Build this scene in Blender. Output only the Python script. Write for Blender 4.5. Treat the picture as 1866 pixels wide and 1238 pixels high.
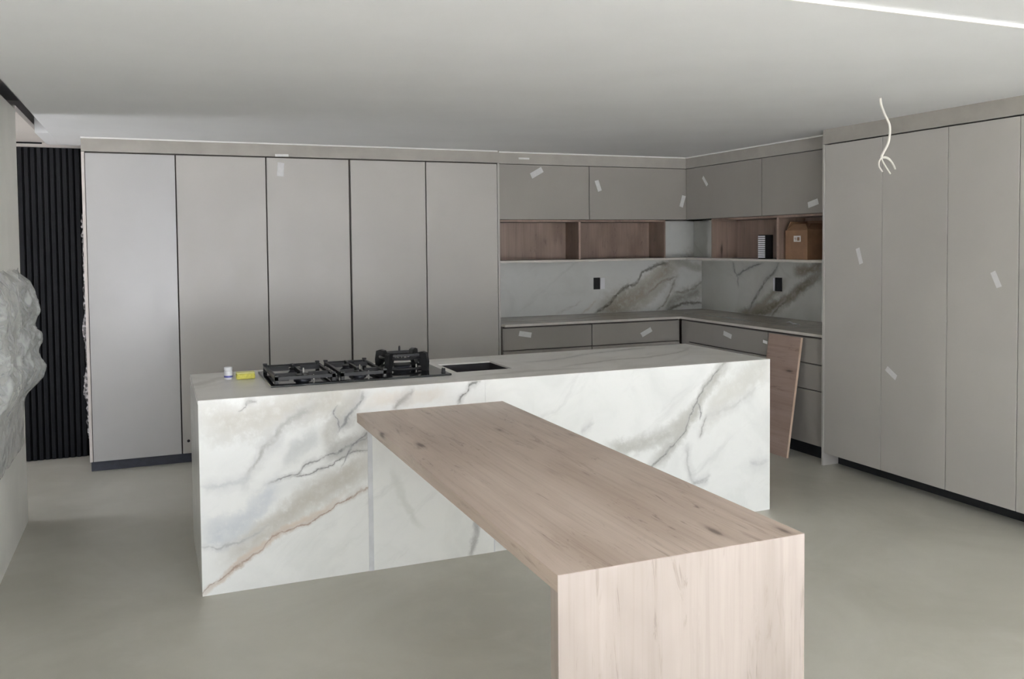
import bpy, bmesh, math, random
from mathutils import Vector, Matrix, noise as mnoise

for o in list(bpy.data.objects):
    bpy.data.objects.remove(o, do_unlink=True)
scene = bpy.context.scene
COL = scene.collection
random.seed(7)

# ------------------------------------------------------------------ camera
F_PX, CX, CY, W_PX, H_PX = 1595.96, 936.49, 507.41, 1866.0, 1238.0
YAW, PITCH, ROLL, CAM_H = 0.3922, -0.0399, -0.0097, 1.6339
cam_data = bpy.data.cameras.new('camera')
cam_data.sensor_fit = 'HORIZONTAL'
cam_data.sensor_width = 36.0
cam_data.lens = 36.0 * F_PX / W_PX
cam_data.shift_x = (W_PX / 2 - CX) / W_PX
cam_data.shift_y = (CY - H_PX / 2) / W_PX
cam_data.clip_start = 0.05
cam = bpy.data.objects.new('camera', cam_data)
COL.objects.link(cam)
_r0 = Vector((math.cos(YAW), -math.sin(YAW), 0)); _f0 = Vector((math.sin(YAW), math.cos(YAW), 0)); _u0 = Vector((0, 0, 1))
_f = _f0 * math.cos(PITCH) + _u0 * math.sin(PITCH)
_u1 = -_f0 * math.sin(PITCH) + _u0 * math.cos(PITCH)
_r = _r0 * math.cos(ROLL) + _u1 * math.sin(ROLL)
_u = -_r0 * math.sin(ROLL) + _u1 * math.cos(ROLL)
m = Matrix((( _r.x, _u.x, -_f.x, 0), (_r.y, _u.y, -_f.y, 0), (_r.z, _u.z, -_f.z, CAM_H), (0, 0, 0, 1)))
cam.matrix_world = m
scene.camera = cam

# ------------------------------------------------------------------ world: overcast daylight outside the windows
world = bpy.data.worlds.new('overcast_sky')
scene.world = world
world.use_nodes = True
bg = world.node_tree.nodes['Background']
bg.inputs['Color'].default_value = (0.85, 0.895, 1.0, 1)
bg.inputs['Strength'].default_value = 5.0

scene.view_settings.view_transform = 'Standard'
scene.view_settings.look = 'None'
scene.view_settings.gamma = 1.0
scene.view_settings.use_curve_mapping = False
scene.view_settings.exposure = 0.47
scene.cycles.max_bounces = 10
scene.cycles.diffuse_bounces = 6
scene.cycles.glossy_bounces = 4
scene.cycles.use_denoising = True
scene.cycles.sample_clamp_indirect = 6.0

# high sun over the terrace: it only reaches the first stretch of floor inside the windows, behind the camera
sun = bpy.data.lights.new('sun', 'SUN')
sun.energy = 95.0; sun.angle = math.radians(1.0); sun.color = (0.935, 0.935, 1.0)
sun_o = bpy.data.objects.new('sun', sun)
sun_o.rotation_euler = (math.radians(34), math.radians(6), 0)
sun_o.location = (1, -6, 12)
COL.objects.link(sun_o)

# window openings in the wall behind the camera: (x0, x1, z0, z1)
FRONT_Y = -3.2
OPENINGS = [(-0.64, 2.50, 0.02, 2.36), (3.10, 4.00, 0.02, 2.36)]
for (x0, x1, z0, z1) in OPENINGS:
    l = bpy.data.lights.new('window_daylight_portal', 'AREA')
    l.shape = 'RECTANGLE'; l.size = x1 - x0; l.size_y = z1 - z0
    l.cycles.is_portal = True
    lo = bpy.data.objects.new('window_daylight_portal', l)
    lo.location = ((x0 + x1) / 2, FRONT_Y - 0.14, (z0 + z1) / 2)
    lo.rotation_euler = (math.pi / 2, 0, 0)      # -Z of the light -> +Y, into the room
    COL.objects.link(lo)

# glazed door at the end of the short corridor beside the slatted panel
HALL_OPEN = (5.98, 6.80, 0.02, 2.25)
y0_, y1_, z0_, z1_ = HALL_OPEN
l = bpy.data.lights.new('corridor_daylight_portal', 'AREA')
l.shape = 'RECTANGLE'; l.size = y1_ - y0_; l.size_y = z1_ - z0_
l.cycles.is_portal = True
lo = bpy.data.objects.new('corridor_daylight_portal', l)
lo.location = (-2.95, (y0_ + y1_) / 2, (z0_ + z1_) / 2)
lo.rotation_euler = (math.pi / 2, 0, -math.pi / 2)
COL.objects.link(lo)

# ------------------------------------------------------------------ dimensions (metres)
CEIL = 2.425
CEIL_NEAR = 2.438
STEP_Y = 2.34
ISL = (0.182, 3.440, 4.279, 5.192, 0.92)       # x0 x1 yfront yback top
TAB = (0.921, 1.698, 1.96, 0.801)              # x0 x1 yfront top
LEFT_Y = 6.98                                  # door plane of the tall run on the back wall
SEAMS = [-0.446, 0.181, 0.831, 1.477, 2.108, 2.743]
DOOR_TOP = 2.315
RIGHT_X = 4.473                                # door plane of the tall run on the right wall
RSEAMS = [4.9665, 4.432, 3.916, 3.44, 2.93]
BASE_Y, BASE_X = 6.93, 4.54
CNT_Y, CNT_X, CNT_Z = 6.887, 4.517, 0.942
UP_Y, UP_X, UP_Z0, UP_Z1 = 7.03, 4.671, 1.842, 2.316
NICHE_Z, NICHE_Y, NICHE_X = 1.483, 7.30, 4.94
BACK_Y, SIDE_X = 7.59, 5.234
WALL_L = -0.718

# ------------------------------------------------------------------ node helpers
def lin(c):
    return tuple(((v / 255.0) / 12.92 if v / 255.0 <= 0.04045 else ((v / 255.0 + 0.055) / 1.055) ** 2.4) for v in c) + (1.0,)

class NT:
    def __init__(self, name):
        self.mat = bpy.data.materials.new(name)
        self.mat.use_nodes = True
        self.t = self.mat.node_tree
        self.bsdf = self.t.nodes['Principled BSDF']
    def n(self, kind, **kw):
        nd = self.t.nodes.new(kind)
        for k, v in kw.items():
            setattr(nd, k, v)
        return nd
    def put(self, sock, v):
        if isinstance(v, bpy.types.NodeSocket):
            self.t.links.new(v, sock)
        else:
            sock.default_value = v
    def math(self, op, a, b=0.0, c=0.0):
        nd = self.n('ShaderNodeMath', operation=op)
        self.put(nd.inputs[0], a); self.put(nd.inputs[1], b); self.put(nd.inputs[2], c)
        return nd.outputs[0]
    def ramp(self, v, a0, a1, b0, b1, smooth=True):
        nd = self.n('ShaderNodeMapRange', interpolation_type='SMOOTHSTEP' if smooth else 'LINEAR')
        for i, x in enumerate((v, a0, a1, b0, b1)):
            self.put(nd.inputs[i], x)
        return nd.outputs[0]
    def mix(self, fac, a, b, mode='MIX'):
        nd = self.n('ShaderNodeMix', data_type='RGBA', blend_type=mode)
        self.put(nd.inputs[0], fac); self.put(nd.inputs[6], a); self.put(nd.inputs[7], b)
        return nd.outputs[2]
    def noise(self, vec, scale, detail=3.0, rough=0.55, dist=0.0):
        nd = self.n('ShaderNodeTexNoise')
        self.put(nd.inputs['Vector'], vec)
        nd.inputs['Scale'].default_value = scale; nd.inputs['Detail'].default_value = detail
        nd.inputs['Roughness'].default_value = rough; nd.inputs['Distortion'].default_value = dist
        return nd.outputs[0], nd.outputs[1]
    def pos(self):
        return self.n('ShaderNodeNewGeometry').outputs['Position']
    def vmath(self, op, a, b):
        nd = self.n('ShaderNodeVectorMath', operation=op)
        self.put(nd.inputs[0], a); self.put(nd.inputs[1], b)
        return nd.outputs[0]
    def set(self, **kw):
        for k, v in kw.items():
            self.put(self.bsdf.inputs[k.replace('_', ' ')], v)
    def bump(self, h, strength=0.1, dist=0.002):
        nd = self.n('ShaderNodeBump')
        nd.inputs['Strength'].default_value = strength; nd.inputs['Distance'].default_value = dist
        self.put(nd.inputs['Height'], h)
        self.t.links.new(nd.outputs[0], self.bsdf.inputs['Normal'])

def plain(name, rgb, rough=0.5, metal=0.0, var=0.06, scale=9.0, bump=0.0, spec=0.5):
    k = NT(name)
    f, _ = k.noise(k.pos(), scale, 4.0)
    c = lin(rgb)
    dark = tuple(x * (1 - var) for x in c[:3]) + (1,)
    light = tuple(min(1, x * (1 + var)) for x in c[:3]) + (1,)
    k.set(Base_Color=k.mix(k.ramp(f, 0.3, 0.7, 0, 1), dark, light), Roughness=rough, Metallic=metal)
    k.bsdf.inputs['Specular IOR Level'].default_value = spec
    if bump:
        k.bump(f, bump)
    return k.mat

def vein_layer(k, s, t, col, pts, width, rgb, strength, nz, soft):
    rs = max(p[0] for p in pts) - min(p[0] for p in pts)
    rt = max(p[1] for p in pts) - min(p[1] for p in pts)
    if rt > rs * 1.3:
        pts = [(b, a) for a, b in pts]; s, t = t, s
    pts = sorted(pts)
    q = [pts[0]]
    for p in pts[1:]:
        if p[0] > q[-1][0] + 1e-3:
            q.append(p)
    a0, a1 = q[0][0], q[-1][0]
    b0, b1 = min(p[1] for p in q) - 0.02, max(p[1] for p in q) + 0.02
    slope = abs(q[-1][1] - q[0][1]) / max(1e-3, a1 - a0)
    cosv = 1 / math.sqrt(1 + slope * slope)
    p = k.math('DIVIDE', k.math('SUBTRACT', s, a0), a1 - a0)
    fc = k.n('ShaderNodeFloatCurve')
    cv = fc.mapping.curves[0]
    for i, (x, y) in enumerate(q):
        loc = ((x - a0) / (a1 - a0), (y - b0) / (b1 - b0))
        if i == 0: cv.points[0].location = loc
        elif i == len(q) - 1: cv.points[-1].location = loc
        else: cv.points.new(*loc)
    fc.mapping.update()
    k.put(fc.inputs['Value'], p)
    tc = k.math('MULTIPLY_ADD', fc.outputs[0], b1 - b0, b0)
    d = k.math('MULTIPLY', k.math('ABSOLUTE', k.math('SUBTRACT', t, tc)), cosv)
    d = k.math('MULTIPLY_ADD', k.math('SUBTRACT', nz, 0.5), width * (1.5 if soft else 3.2), d)
    f = k.ramp(d, width * (0.05 if not soft else 0.15), width, 1.0, 0.0)
    e = min(0.18, 0.05 / (a1 - a0)) if not soft else 0.16
    f = k.math('MULTIPLY', f, k.ramp(p, -e, e, 0, 1))
    f = k.math('MULTIPLY', f, k.ramp(p, 1 - e, 1 + e, 1, 0))
    f = k.math('MULTIPLY', f, k.ramp(nz, 0.3, 0.6, strength * (0.65 if soft else 0.25), strength))
    return k.mix(f, col, lin(rgb))

def marble(name, axis, veins, base=(243, 244, 242), cloud=(226, 228, 226), rough=0.22, cloud_amt=0.55):
    """axis: the two world axes that run along the slab."""
    k = NT(name)
    P = k.pos()
    def warp(vec, scale, amt, detail):
        _, wc = k.noise(vec, scale, detail, 0.6)
        sc = k.n('ShaderNodeVectorMath', operation='SCALE')
        k.put(sc.inputs[0], k.vmath('SUBTRACT', wc, (0.5, 0.5, 0.5))); sc.inputs['Scale'].default_value = amt
        return k.vmath('ADD', vec, sc.outputs[0])
    Q = warp(warp(P, 5.0, 0.07, 2.0), 22.0, 0.035, 4.0)
    sep = k.n('ShaderNodeSeparateXYZ'); k.put(sep.inputs[0], Q)
    s = sep.outputs[axis[0]]; t = sep.outputs[axis[1]]
    n1, _ = k.noise(P, 15.0, 5.0, 0.7)
    n2, _ = k.noise(Q, 2.6, 5.0, 0.6, 0.8)
    col = k.mix(k.ramp(n2, 0.42, 0.72, 0, cloud_amt), lin(base), lin(cloud))
    # faint diagonal feathering shared by the whole slab
    dg = k.math('SUBTRACT', t, k.math('MULTIPLY', s, 0.7))
    cmb = k.n('ShaderNodeCombineXYZ'); k.put(cmb.inputs[0], k.math('MULTIPLY', dg, 7.0)); k.put(cmb.inputs[1], k.math('MULTIPLY', s, 1.6))
    n4, _ = k.noise(cmb.outputs[0], 1.0, 6.0, 0.65, 0.6)
    col = k.mix(k.ramp(n4, 0.55, 0.74, 0, 0.55 * cloud_amt), col, lin(tuple(v * 0.90 for v in cloud)))
    for (pts, width, rgb, strength, soft) in veins:
        if not soft and width < 0.03:
            col = vein_layer(k, s, t, col, pts, width * 3.2, tuple(0.35 * v + 0.65 * 222 for v in rgb), strength * 0.6, n1, True)
        col = vein_layer(k, s, t, col, pts, width, rgb, strength, n1, soft)
    k.set(Base_Color=col, Roughness=rough)
    return k.mat

def wood(name, axis, light=(196, 178, 164), mid=(180, 160, 146), dark=(128, 106, 92), rough=0.5, seed=0.0, streak=1.0, blotch=0.5):
    k = NT(name)
    P = k.vmath('ADD', k.pos(), (seed, seed * 1.7, seed * 0.6))
    def st(across, along):
        v = [across] * 3; v[axis] = along
        return k.vmath('MULTIPLY', P, tuple(v))
    g1, _ = k.noise(st(7.0, 0.55), 1.0, 4.0, 0.6, 0.7)
    g2, _ = k.noise(st(60.0, 1.6), 1.0, 3.0, 0.6, 0.3)
    g3, _ = k.noise(st(16.0, 1.7), 1.0, 6.0, 0.68, 1.6)
    b1, _ = k.noise(st(3.0, 1.4), 1.0, 3.0, 0.5, 0.4)
    col = k.mix(k.ramp(g1, 0.3, 0.7, 0, 1), lin(light), lin(mid))
    col = k.mix(k.math('MULTIPLY', k.ramp(b1, 0.42, 0.72, 0, 1), blotch), col, lin(tuple(0.55 * a + 0.45 * b for a, b in zip(mid, dark))))
    col = k.mix(k.ramp(g2, 0.42, 0.8, 0, 0.30), col, lin(dark))
    col = k.mix(k.math('MULTIPLY', k.ramp(g3, 0.57, 0.72, 0, 0.6), streak), col, lin(dark))
    g4, _ = k.noise(st(26.0, 4.5), 1.0, 4.0, 0.7, 1.2)
    col = k.mix(k.math('MULTIPLY', k.math('MULTIPLY', k.ramp(g4, 0.57, 0.72, 0, 1), k.ramp(b1, 0.42, 0.62, 0, 0.8)), streak), col, lin(tuple(0.8 * v for v in dark)))
    vv = k.n('ShaderNodeTexVoronoi', feature='F1')
    k.put(vv.inputs['Vector'], st(6.5, 1.7)); vv.inputs['Scale'].default_value = 1.0
    dd = k.math('ADD', vv.outputs['Distance'], k.math('MULTIPLY', k.math('SUBTRACT', g3, 0.5), 0.25))
    col = k.mix(k.math('MULTIPLY', k.ramp(dd, 0.05, 0.17, 0.4, 0.0), streak), col, lin(dark))
    col = k.mix(k.math('MULTIPLY', k.ramp(dd, 0.02, 0.09, 0.9, 0.0), streak), col, lin(tuple(0.7 * v for v in dark)))
    k.set(Base_Color=col, Roughness=rough)
    k.bump(g2, 0.12, 0.001)
    return k.mat

# ------------------------------------------------------------------ materials
GR, BG, RU, DK, BL = (168, 169, 165), (206, 203, 195), (158, 124, 100), (92, 92, 90), (220, 225, 230)
V_A = [
 ([(0.300,0.180),(0.420,0.245),(0.540,0.315),(0.660,0.400),(0.809,0.470),(0.976,0.545)], 0.095, (196,193,185), 1.0, True),
 ([(0.190,0.841),(0.336,0.804),(0.479,0.826),(0.625,0.854),(0.776,0.873),(0.909,0.904)], 0.135, (200,198,190), 1.0, True),
 ([(0.195,0.283),(0.326,0.305),(0.422,0.382),(0.520,0.471)], 0.09, (204,209,214), 0.9, True),
 ([(0.762,0.689),(0.835,0.776),(0.898,0.843),(0.941,0.902)], 0.075, (188,187,181), 0.9, True),
 ([(0.771,0.606),(0.874,0.648),(0.979,0.669)], 0.065, (178,178,174), 0.9, True),
 ([(0.982,0.857),(1.141,0.860),(1.362,0.865)], 0.05, (224,216,204), 0.6, True),
 ([(0.208,0.025),(0.360,0.140),(0.486,0.218),(0.595,0.279),(0.705,0.316),(0.807,0.375)], 0.026, (204,186,168), 0.75, True),
 ([(0.185,0.024),(0.274,0.084),(0.360,0.131),(0.447,0.178),(0.496,0.231),(0.584,0.260),(0.705,0.295),(0.807,0.354),(0.953,0.420),(0.991,0.437)], 0.006, (158,134,116), 1.0, False),
 ([(0.397,0.545),(0.427,0.602),(0.476,0.677),(0.525,0.712),(0.585,0.777),(0.635,0.813),(0.715,0.847)], 0.020, GR, 0.9, False),
 ([(0.844,0.723),(0.897,0.801),(0.940,0.860),(0.953,0.906)], 0.011, (110,112,114), 0.95, False),
 ([(0.844,0.728),(0.837,0.765),(0.820,0.808),(0.831,0.843)], 0.008, (116,116,116), 0.9, False),
 ([(0.366,0.856),(0.385,0.879),(0.404,0.902),(0.435,0.905)], 0.009, (128,126,122), 0.9, False),
 ([(0.190,0.230),(0.277,0.227),(0.371,0.239),(0.468,0.286)], 0.010, (176,178,178), 0.9, False),
 ([(0.201,0.518),(0.302,0.506),(0.387,0.526),(0.421,0.582)], 0.018, (200,204,204), 0.8, False),
 ([(0.511,0.507),(0.589,0.519),(0.639,0.533),(0.670,0.566),(0.761,0.597),(0.853,0.629),(0.968,0.680)], 0.006, (104,105,104), 0.9, False),
 ([(0.619,0.515),(0.709,0.531),(0.790,0.558),(0.852,0.598),(0.967,0.618)], 0.0045, DK, 1.0, False),
 ([(0.853,0.560),(0.90,0.64),(0.968,0.70)], 0.006, (112,112,114), 0.9, False),
 ([(1.451,0.809),(1.498,0.871),(1.521,0.907),(1.579,0.925)], 0.011, (104,104,100), 0.95, False),
 ([(1.098,0.811),(1.141,0.844),(1.207,0.887)], 0.018, (160,158,154), 0.85, False),
 ([(0.56,0.60),(0.64,0.655),(0.74,0.70)], 0.06, (204,207,206), 0.9, True),
]
V_B = [
 ([(2.344,0.473),(2.507,0.478),(2.651,0.516),(2.774,0.568),(2.886,0.649)], 0.07, (184,184,178), 0.9, True),
 ([(2.987,0.598),(3.128,0.727),(3.259,0.804),(3.433,0.892)], 0.12, (208,207,200), 0.7, True),
 ([(2.627,0.366),(2.786,0.498),(2.886,0.628),(3.012,0.811),(3.128,0.922)], 0.06, (184,184,178), 0.95, True),
 ([(2.578,0.340),(2.663,0.383),(2.724,0.440),(2.786,0.487),(2.848,0.577),(2.898,0.680),(2.949,0.751),(3.012,0.832),(3.076,0.903),(3.109,0.923)], 0.009, (122,122,118), 1.0, False),
 ([(2.999,0.618),(3.154,0.648),(3.312,0.735)], 0.02, (205,206,203), 0.8, False),
 ([(2.917,0.689),(2.936,0.655),(2.930,0.592)], 0.006, (112,112,110), 1.0, False),
 ([(2.936,0.484),(2.961,0.546),(2.980,0.609)], 0.010, (150,150,146), 0.9, False),
 ([(2.848,0.449),(2.860,0.320),(2.898,0.230)], 0.014, (190,192,190), 0.9, False),
 ([(2.891,0.225),(2.95,0.232),(2.999,0.251)], 0.016, (170,172,172), 0.9, False),
 ([(2.162,0.598),(2.195,0.612),(2.230,0.632)], 0.018, (205,206,205), 0.7, False),
 ([(3.300,0.295),(3.36,0.296),(3.421,0.304)], 0.018, (205,207,207), 0.8, False),
 ([(1.70,0.02),(1.66,0.1),(1.63,0.2)], 0.02, GR, 0.7, False),
]
V_M = [   # support slab under the table
 ([(1.515,0.0),(1.530,0.06),(1.545,0.13),(1.555,0.22)], 0.026, (178,179,178), 0.95, True),
 ([(1.10,0.50),(1.16,0.32),(1.24,0.20)], 0.03, (224,226,222), 0.7, True),
]
V_BACK = [
 ([(4.055,0.943),(4.252,1.017),(4.453,1.092),(4.657,1.215),(4.809,1.342),(4.921,1.424)], 0.19, (150,144,130), 0.95, True),
 ([(4.80,0.95),(4.95,1.05),(5.10,1.10),(5.235,1.14)], 0.11, (134,133,122), 0.9, True),
 ([(4.90,1.44),(5.05,1.40),(5.235,1.36)], 0.06, (150,149,138), 0.8, True),
 ([(4.003,0.947),(4.134,1.021),(4.226,1.099),(4.319,1.172),(4.453,1.233),(4.548,1.348),(4.658,1.393),(4.809,1.414)], 0.030, (70,66,55), 1.0, False),
 ([(4.588,1.123),(4.726,1.214),(4.920,1.280)], 0.022, (118,112,98), 0.9, False),
 ([(4.697,0.941),(4.808,1.044),(4.878,1.162),(4.920,1.256)], 0.020, (126,120,106), 0.9, False),
 ([(4.808,0.937),(5.004,0.990),(5.241,1.012)], 0.024, (96,92,82), 0.95, False),
 ([(4.920,1.113),(5.090,1.144),(5.241,1.224)], 0.026, (130,128,116), 0.9, False),
 ([(3.596,0.950),(3.722,1.002),(3.837,1.066)], 0.016, (190,188,182), 0.8, False),
 ([(3.836,0.940),(3.926,1.005),(4.004,1.072)], 0.016, (190,184,172), 0.8, False),
]
V_SIDE = [
 ([(6.969,0.928),(6.741,0.967),(6.470,1.033),(6.278,1.112),(6.095,1.213),(5.852,1.343)], 0.085, (112,104,86), 1.0, True),
 ([(6.85,0.95),(6.6,1.06),(6.45,1.16),(6.3,1.26)], 0.07, (140,136,122), 0.9, True),
 ([(6.181,1.359),(6.037,1.379),(5.852,1.423)], 0.075, (122,112,96), 0.95, True),
 ([(7.073,1.418),(7.029,1.327),(6.996,1.291),(6.990,1.200)], 0.011, (96,96,92), 0.95, False),
 ([(6.999,1.300),(6.854,1.359),(6.741,1.406),(6.632,1.425)], 0.013, (96,96,92), 0.95, False),
 ([(6.811,1.011),(6.699,1.124),(6.617,1.216),(6.524,1.298),(6.458,1.351),(6.407,1.412)], 0.022, (88,86,78), 1.0, False),
 ([(6.496,0.927),(6.405,1.020),(6.278,1.095)], 0.016, (104,98,84), 0.95, False),
 ([(7.241,0.909),(7.043,0.960),(6.984,1.091)], 0.02, (186,186,180), 0.8, False),
]
V_TOP = [
 ([(2.08,4.80),(2.32,4.86),(2.67,5.02),(3.05,5.10)], 0.022, (150,146,140), 0.8, False),
 ([(2.20,4.55),(2.55,4.66),(2.90,4.70),(3.30,4.95)], 0.03, (176,172,166), 0.8, True),
 ([(0.20,4.75),(0.27,4.90),(0.39,5.02)], 0.06, (186,182,174), 0.8, True),
 ([(1.55,4.40),(1.9,4.46),(2.3,4.42)], 0.05, (190,186,180), 0.7, True),
]
MAT = {}
MAT['marble_a'] = marble('calacatta_marble_front_west', (0, 2), V_A)
MAT['marble_b'] = marble('calacatta_marble_front_east', (0, 2), V_B)
MAT['marble_m'] = marble('calacatta_marble_support', (0, 2), V_M)
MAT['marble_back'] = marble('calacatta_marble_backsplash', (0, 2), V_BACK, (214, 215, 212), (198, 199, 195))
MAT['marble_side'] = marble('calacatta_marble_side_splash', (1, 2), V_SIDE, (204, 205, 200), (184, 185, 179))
MAT['marble_top'] = marble('calacatta_marble_top', (0, 1), V_TOP, (232, 230, 226), (214, 211, 205), rough=0.28, cloud_amt=0.8)
MAT['marble_plain'] = marble('calacatta_marble_plain', (0, 2), [], (236, 236, 233), (214, 214, 210))
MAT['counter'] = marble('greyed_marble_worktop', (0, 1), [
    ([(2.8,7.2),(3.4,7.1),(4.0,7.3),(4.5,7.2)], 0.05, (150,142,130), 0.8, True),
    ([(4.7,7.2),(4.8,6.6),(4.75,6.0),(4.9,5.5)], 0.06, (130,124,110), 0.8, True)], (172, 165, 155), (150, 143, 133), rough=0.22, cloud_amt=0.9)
MAT['oak_top'] = wood('washed_oak_table_top', 1, seed=3.1, light=(188, 173, 162), mid=(172, 156, 144), dark=(122, 104, 92))
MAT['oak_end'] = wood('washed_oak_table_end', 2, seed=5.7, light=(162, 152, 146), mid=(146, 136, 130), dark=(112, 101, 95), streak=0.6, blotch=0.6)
MAT['oak_shelf_x'] = wood('oak_shelf_lining', 2, seed=11.0, light=(140, 122, 111), mid=(124, 106, 95), dark=(88, 72, 62), blotch=0.9)
MAT['oak_board'] = wood('oak_loose_board', 1, seed=15.0, light=(156, 136, 126), mid=(142, 121, 110), dark=(106, 85, 74))
MAT['oak_edge'] = wood('oak_board_edge', 2, seed=1.0, light=(206, 186, 166), mid=(190, 168, 148), dark=(150, 124, 104), streak=0.3)

def door_mat(name, rgb, rough, spec=0.3):
    k = NT(name)
    P = k.pos()
    a, _ = k.noise(P, 1.7, 3.0, 0.5)
    b, _ = k.noise(k.vmath('MULTIPLY', P, (1, 1, 0.25)), 9.0, 4.0, 0.6)
    c = lin(rgb)
    col = k.mix(k.ramp(a, 0.3, 0.7, 0, 1), tuple(x * 0.965 for x in c[:3]) + (1,), tuple(min(1, x * 1.03) for x in c[:3]) + (1,))
    k.set(Base_Color=col, Roughness=k.ramp(b, 0.3, 0.75, rough * 0.85, rough * 1.2))
    k.bsdf.inputs['Specular IOR Level'].default_value = spec
    k.bump(a, 0.10, 0.004)
    return k.mat
MAT['door'] = door_mat('greige_lacquer', (170, 167, 162), 0.33)
MAT['door_film'] = door_mat('greige_lacquer_under_glossy_film', (178, 177, 176), 0.22)
MAT['door_satin'] = door_mat('greige_satin_lacquer', (172, 169, 164), 0.42)
MAT['door_shaded'] = door_mat('greige_satin_lacquer_shaded', (143, 139, 134), 0.42)  # same lacquer darkened; the corner's dimmer light is put into its colour
MAT['carcass'] = plain('dark_carcass_gap', (74, 68, 62), 0.7)
MAT['edge_pale'] = plain('pale_cabinet_edge', (206, 198, 194), 0.5)
MAT['plinth'] = plain('dark_blue_grey_plinth', (52, 56, 68), 0.5, var=0.12, scale=30)
MAT['plinth_black'] = plain('black_plinth', (30, 31, 34), 0.55, var=0.15)
MAT['ceiling'] = plain('ceiling_plaster', (236, 237, 238), 0.75, var=0.02, scale=1.6)
MAT['trim'] = plain('white_trim', (240, 239, 236), 0.5, var=0.015)
MAT['bulkhead'] = plain('raw_plaster_bulkhead', (152, 148, 142), 0.75, var=0.07, scale=5, bump=0.05)
MAT['wall'] = plain('wall_paint', (240, 239, 233), 0.7, var=0.03, scale=3)
MAT['wall_dim'] = plain('wall_paint_pinkish', (206, 200, 194), 0.7, var=0.02, scale=3)
MAT['slat'] = plain('charcoal_slat', (11, 13, 17), 0.6, var=0.1, scale=20, spec=0.2)
MAT['slat_back'] = plain('black_backing', (6, 7, 9), 0.7, spec=0.1)
MAT['black_glass'] = plain('black_glass', (16, 17, 20), 0.08, var=0.02)
MAT['iron'] = plain('cast_iron', (15, 16, 19), 0.5, var=0.2, scale=60)
MAT['burner'] = plain('burner_alloy', (58, 60, 66), 0.4, metal=0.6)
MAT['steel'] = plain('dark_sink_steel', (38, 36, 40), 0.35, metal=0.35)
MAT['pin'] = plain('ceramic_pin', (222, 220, 212), 0.4)
MAT['tape'] = plain('white_masking_tape', (206, 206, 206), 0.45, var=0.04, scale=40)
MAT['tape_bright'] = plain('bright_white_tape', (248, 248, 248), 0.4, var=0.02)
MAT['black'] = plain('matte_black', (13, 13, 15), 0.6)
MAT['white_plastic'] = plain('white_plastic', (236, 236, 240), 0.4, var=0.02)
MAT['cable'] = plain('white_cable', (228, 225, 216), 0.5, var=0.03)
MAT['cardboard'] = plain('brown_cardboard', (124, 94, 70), 0.8, var=0.10, scale=14)
MAT['yellow'] = plain('yellow_sponge', (214, 208, 104), 0.8, var=0.1, scale=70, bump=0.3)
MAT['blue'] = plain('blue_print', (86, 92, 168), 0.5)
MAT['frame'] = plain('window_frame_aluminium', (70, 72, 76), 0.45)
MAT['joint'] = plain('grey_joint_filler', (212, 214, 217), 0.4, var=0.08, scale=12)
MAT['edge_counter'] = plain('pale_counter_edge', (196, 191, 184), 0.35)
MAT['ground'] = plain('pale_terrace_paving', (176, 175, 172), 0.8, var=0.08)

# floor: trowelled, sealed concrete
k = NT('sealed_screed_floor')
P = k.pos()
a, _ = k.noise(P, 0.9, 5.0, 0.6, 0.6)
b, _ = k.noise(P, 4.2, 5.0, 0.62, 0.5)
col = k.mix(k.ramp(a, 0.30, 0.70, 0, 1), lin((186, 184, 174)), lin((168, 166, 155)))
col = k.mix(k.ramp(b, 0.42, 0.78, 0, 0.35), col, lin((196, 194, 186)))
k.set(Base_Color=col, Roughness=k.ramp(b, 0.3, 0.7, 0.30, 0.44))
k.bump(b, 0.04, 0.003)
MAT['floor'] = k.mat

# crumpled clear wrap
k = NT('crumpled_clear_wrap')
f, _ = k.noise(k.pos(), 9.0, 4.0, 0.55, 1.5)
k.set(Base_Color=k.mix(f, lin((226, 230, 228)), lin((248, 250, 250))), Roughness=0.14)
tr = k.n('ShaderNodeBsdfTransparent'); ms = k.n('ShaderNodeMixShader')
k.put(ms.inputs[0], k.ramp(f, 0.3, 0.7, 0.20, 0.50))
k.t.links.new(tr.outputs[0], ms.inputs[1]); k.t.links.new(k.bsdf.outputs[0], ms.inputs[2])
k.t.links.new(ms.outputs[0], k.t.nodes['Material Output'].inputs['Surface'])
k.bump(f, 0.2, 0.004)
MAT['wrap'] = k.mat

k = NT('torn_clear_film')
f, _ = k.noise(k.pos(), 40.0, 3.0)
k.set(Base_Color=k.mix(f, lin((190, 184, 184)), lin((226, 222, 222))), Roughness=0.25)
tr = k.n('ShaderNodeBsdfTransparent'); ms = k.n('ShaderNodeMixShader')
k.put(ms.inputs[0], k.ramp(f, 0.35, 0.65, 0.05, 0.45))
k.t.links.new(tr.outputs[0], ms.inputs[1]); k.t.links.new(k.bsdf.outputs[0], ms.inputs[2])
k.t.links.new(ms.outputs[0], k.t.nodes['Material Output'].inputs['Surface'])
MAT['film'] = k.mat

# ------------------------------------------------------------------ mesh helpers
ROOT = {}
def base_of(parent):
    p = parent
    while p is not None and p.parent is not None:
        p = p.parent
    return ROOT.get(p.name, Vector((0, 0, 0))) if p is not None else Vector((0, 0, 0))

def thing(name, label, cat, loc, group=None):
    o = bpy.data.objects.new(name, None)
    o.empty_display_size = 0.05
    COL.objects.link(o)
    o.location = loc
    ROOT[o.name] = Vector(loc)
    o['label'] = label; o['category'] = cat
    if group: o['group'] = group
    return o

def tag(o, label, cat, group=None):
    o['label'] = label; o['category'] = cat
    if group: o['group'] = group
    return o

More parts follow.
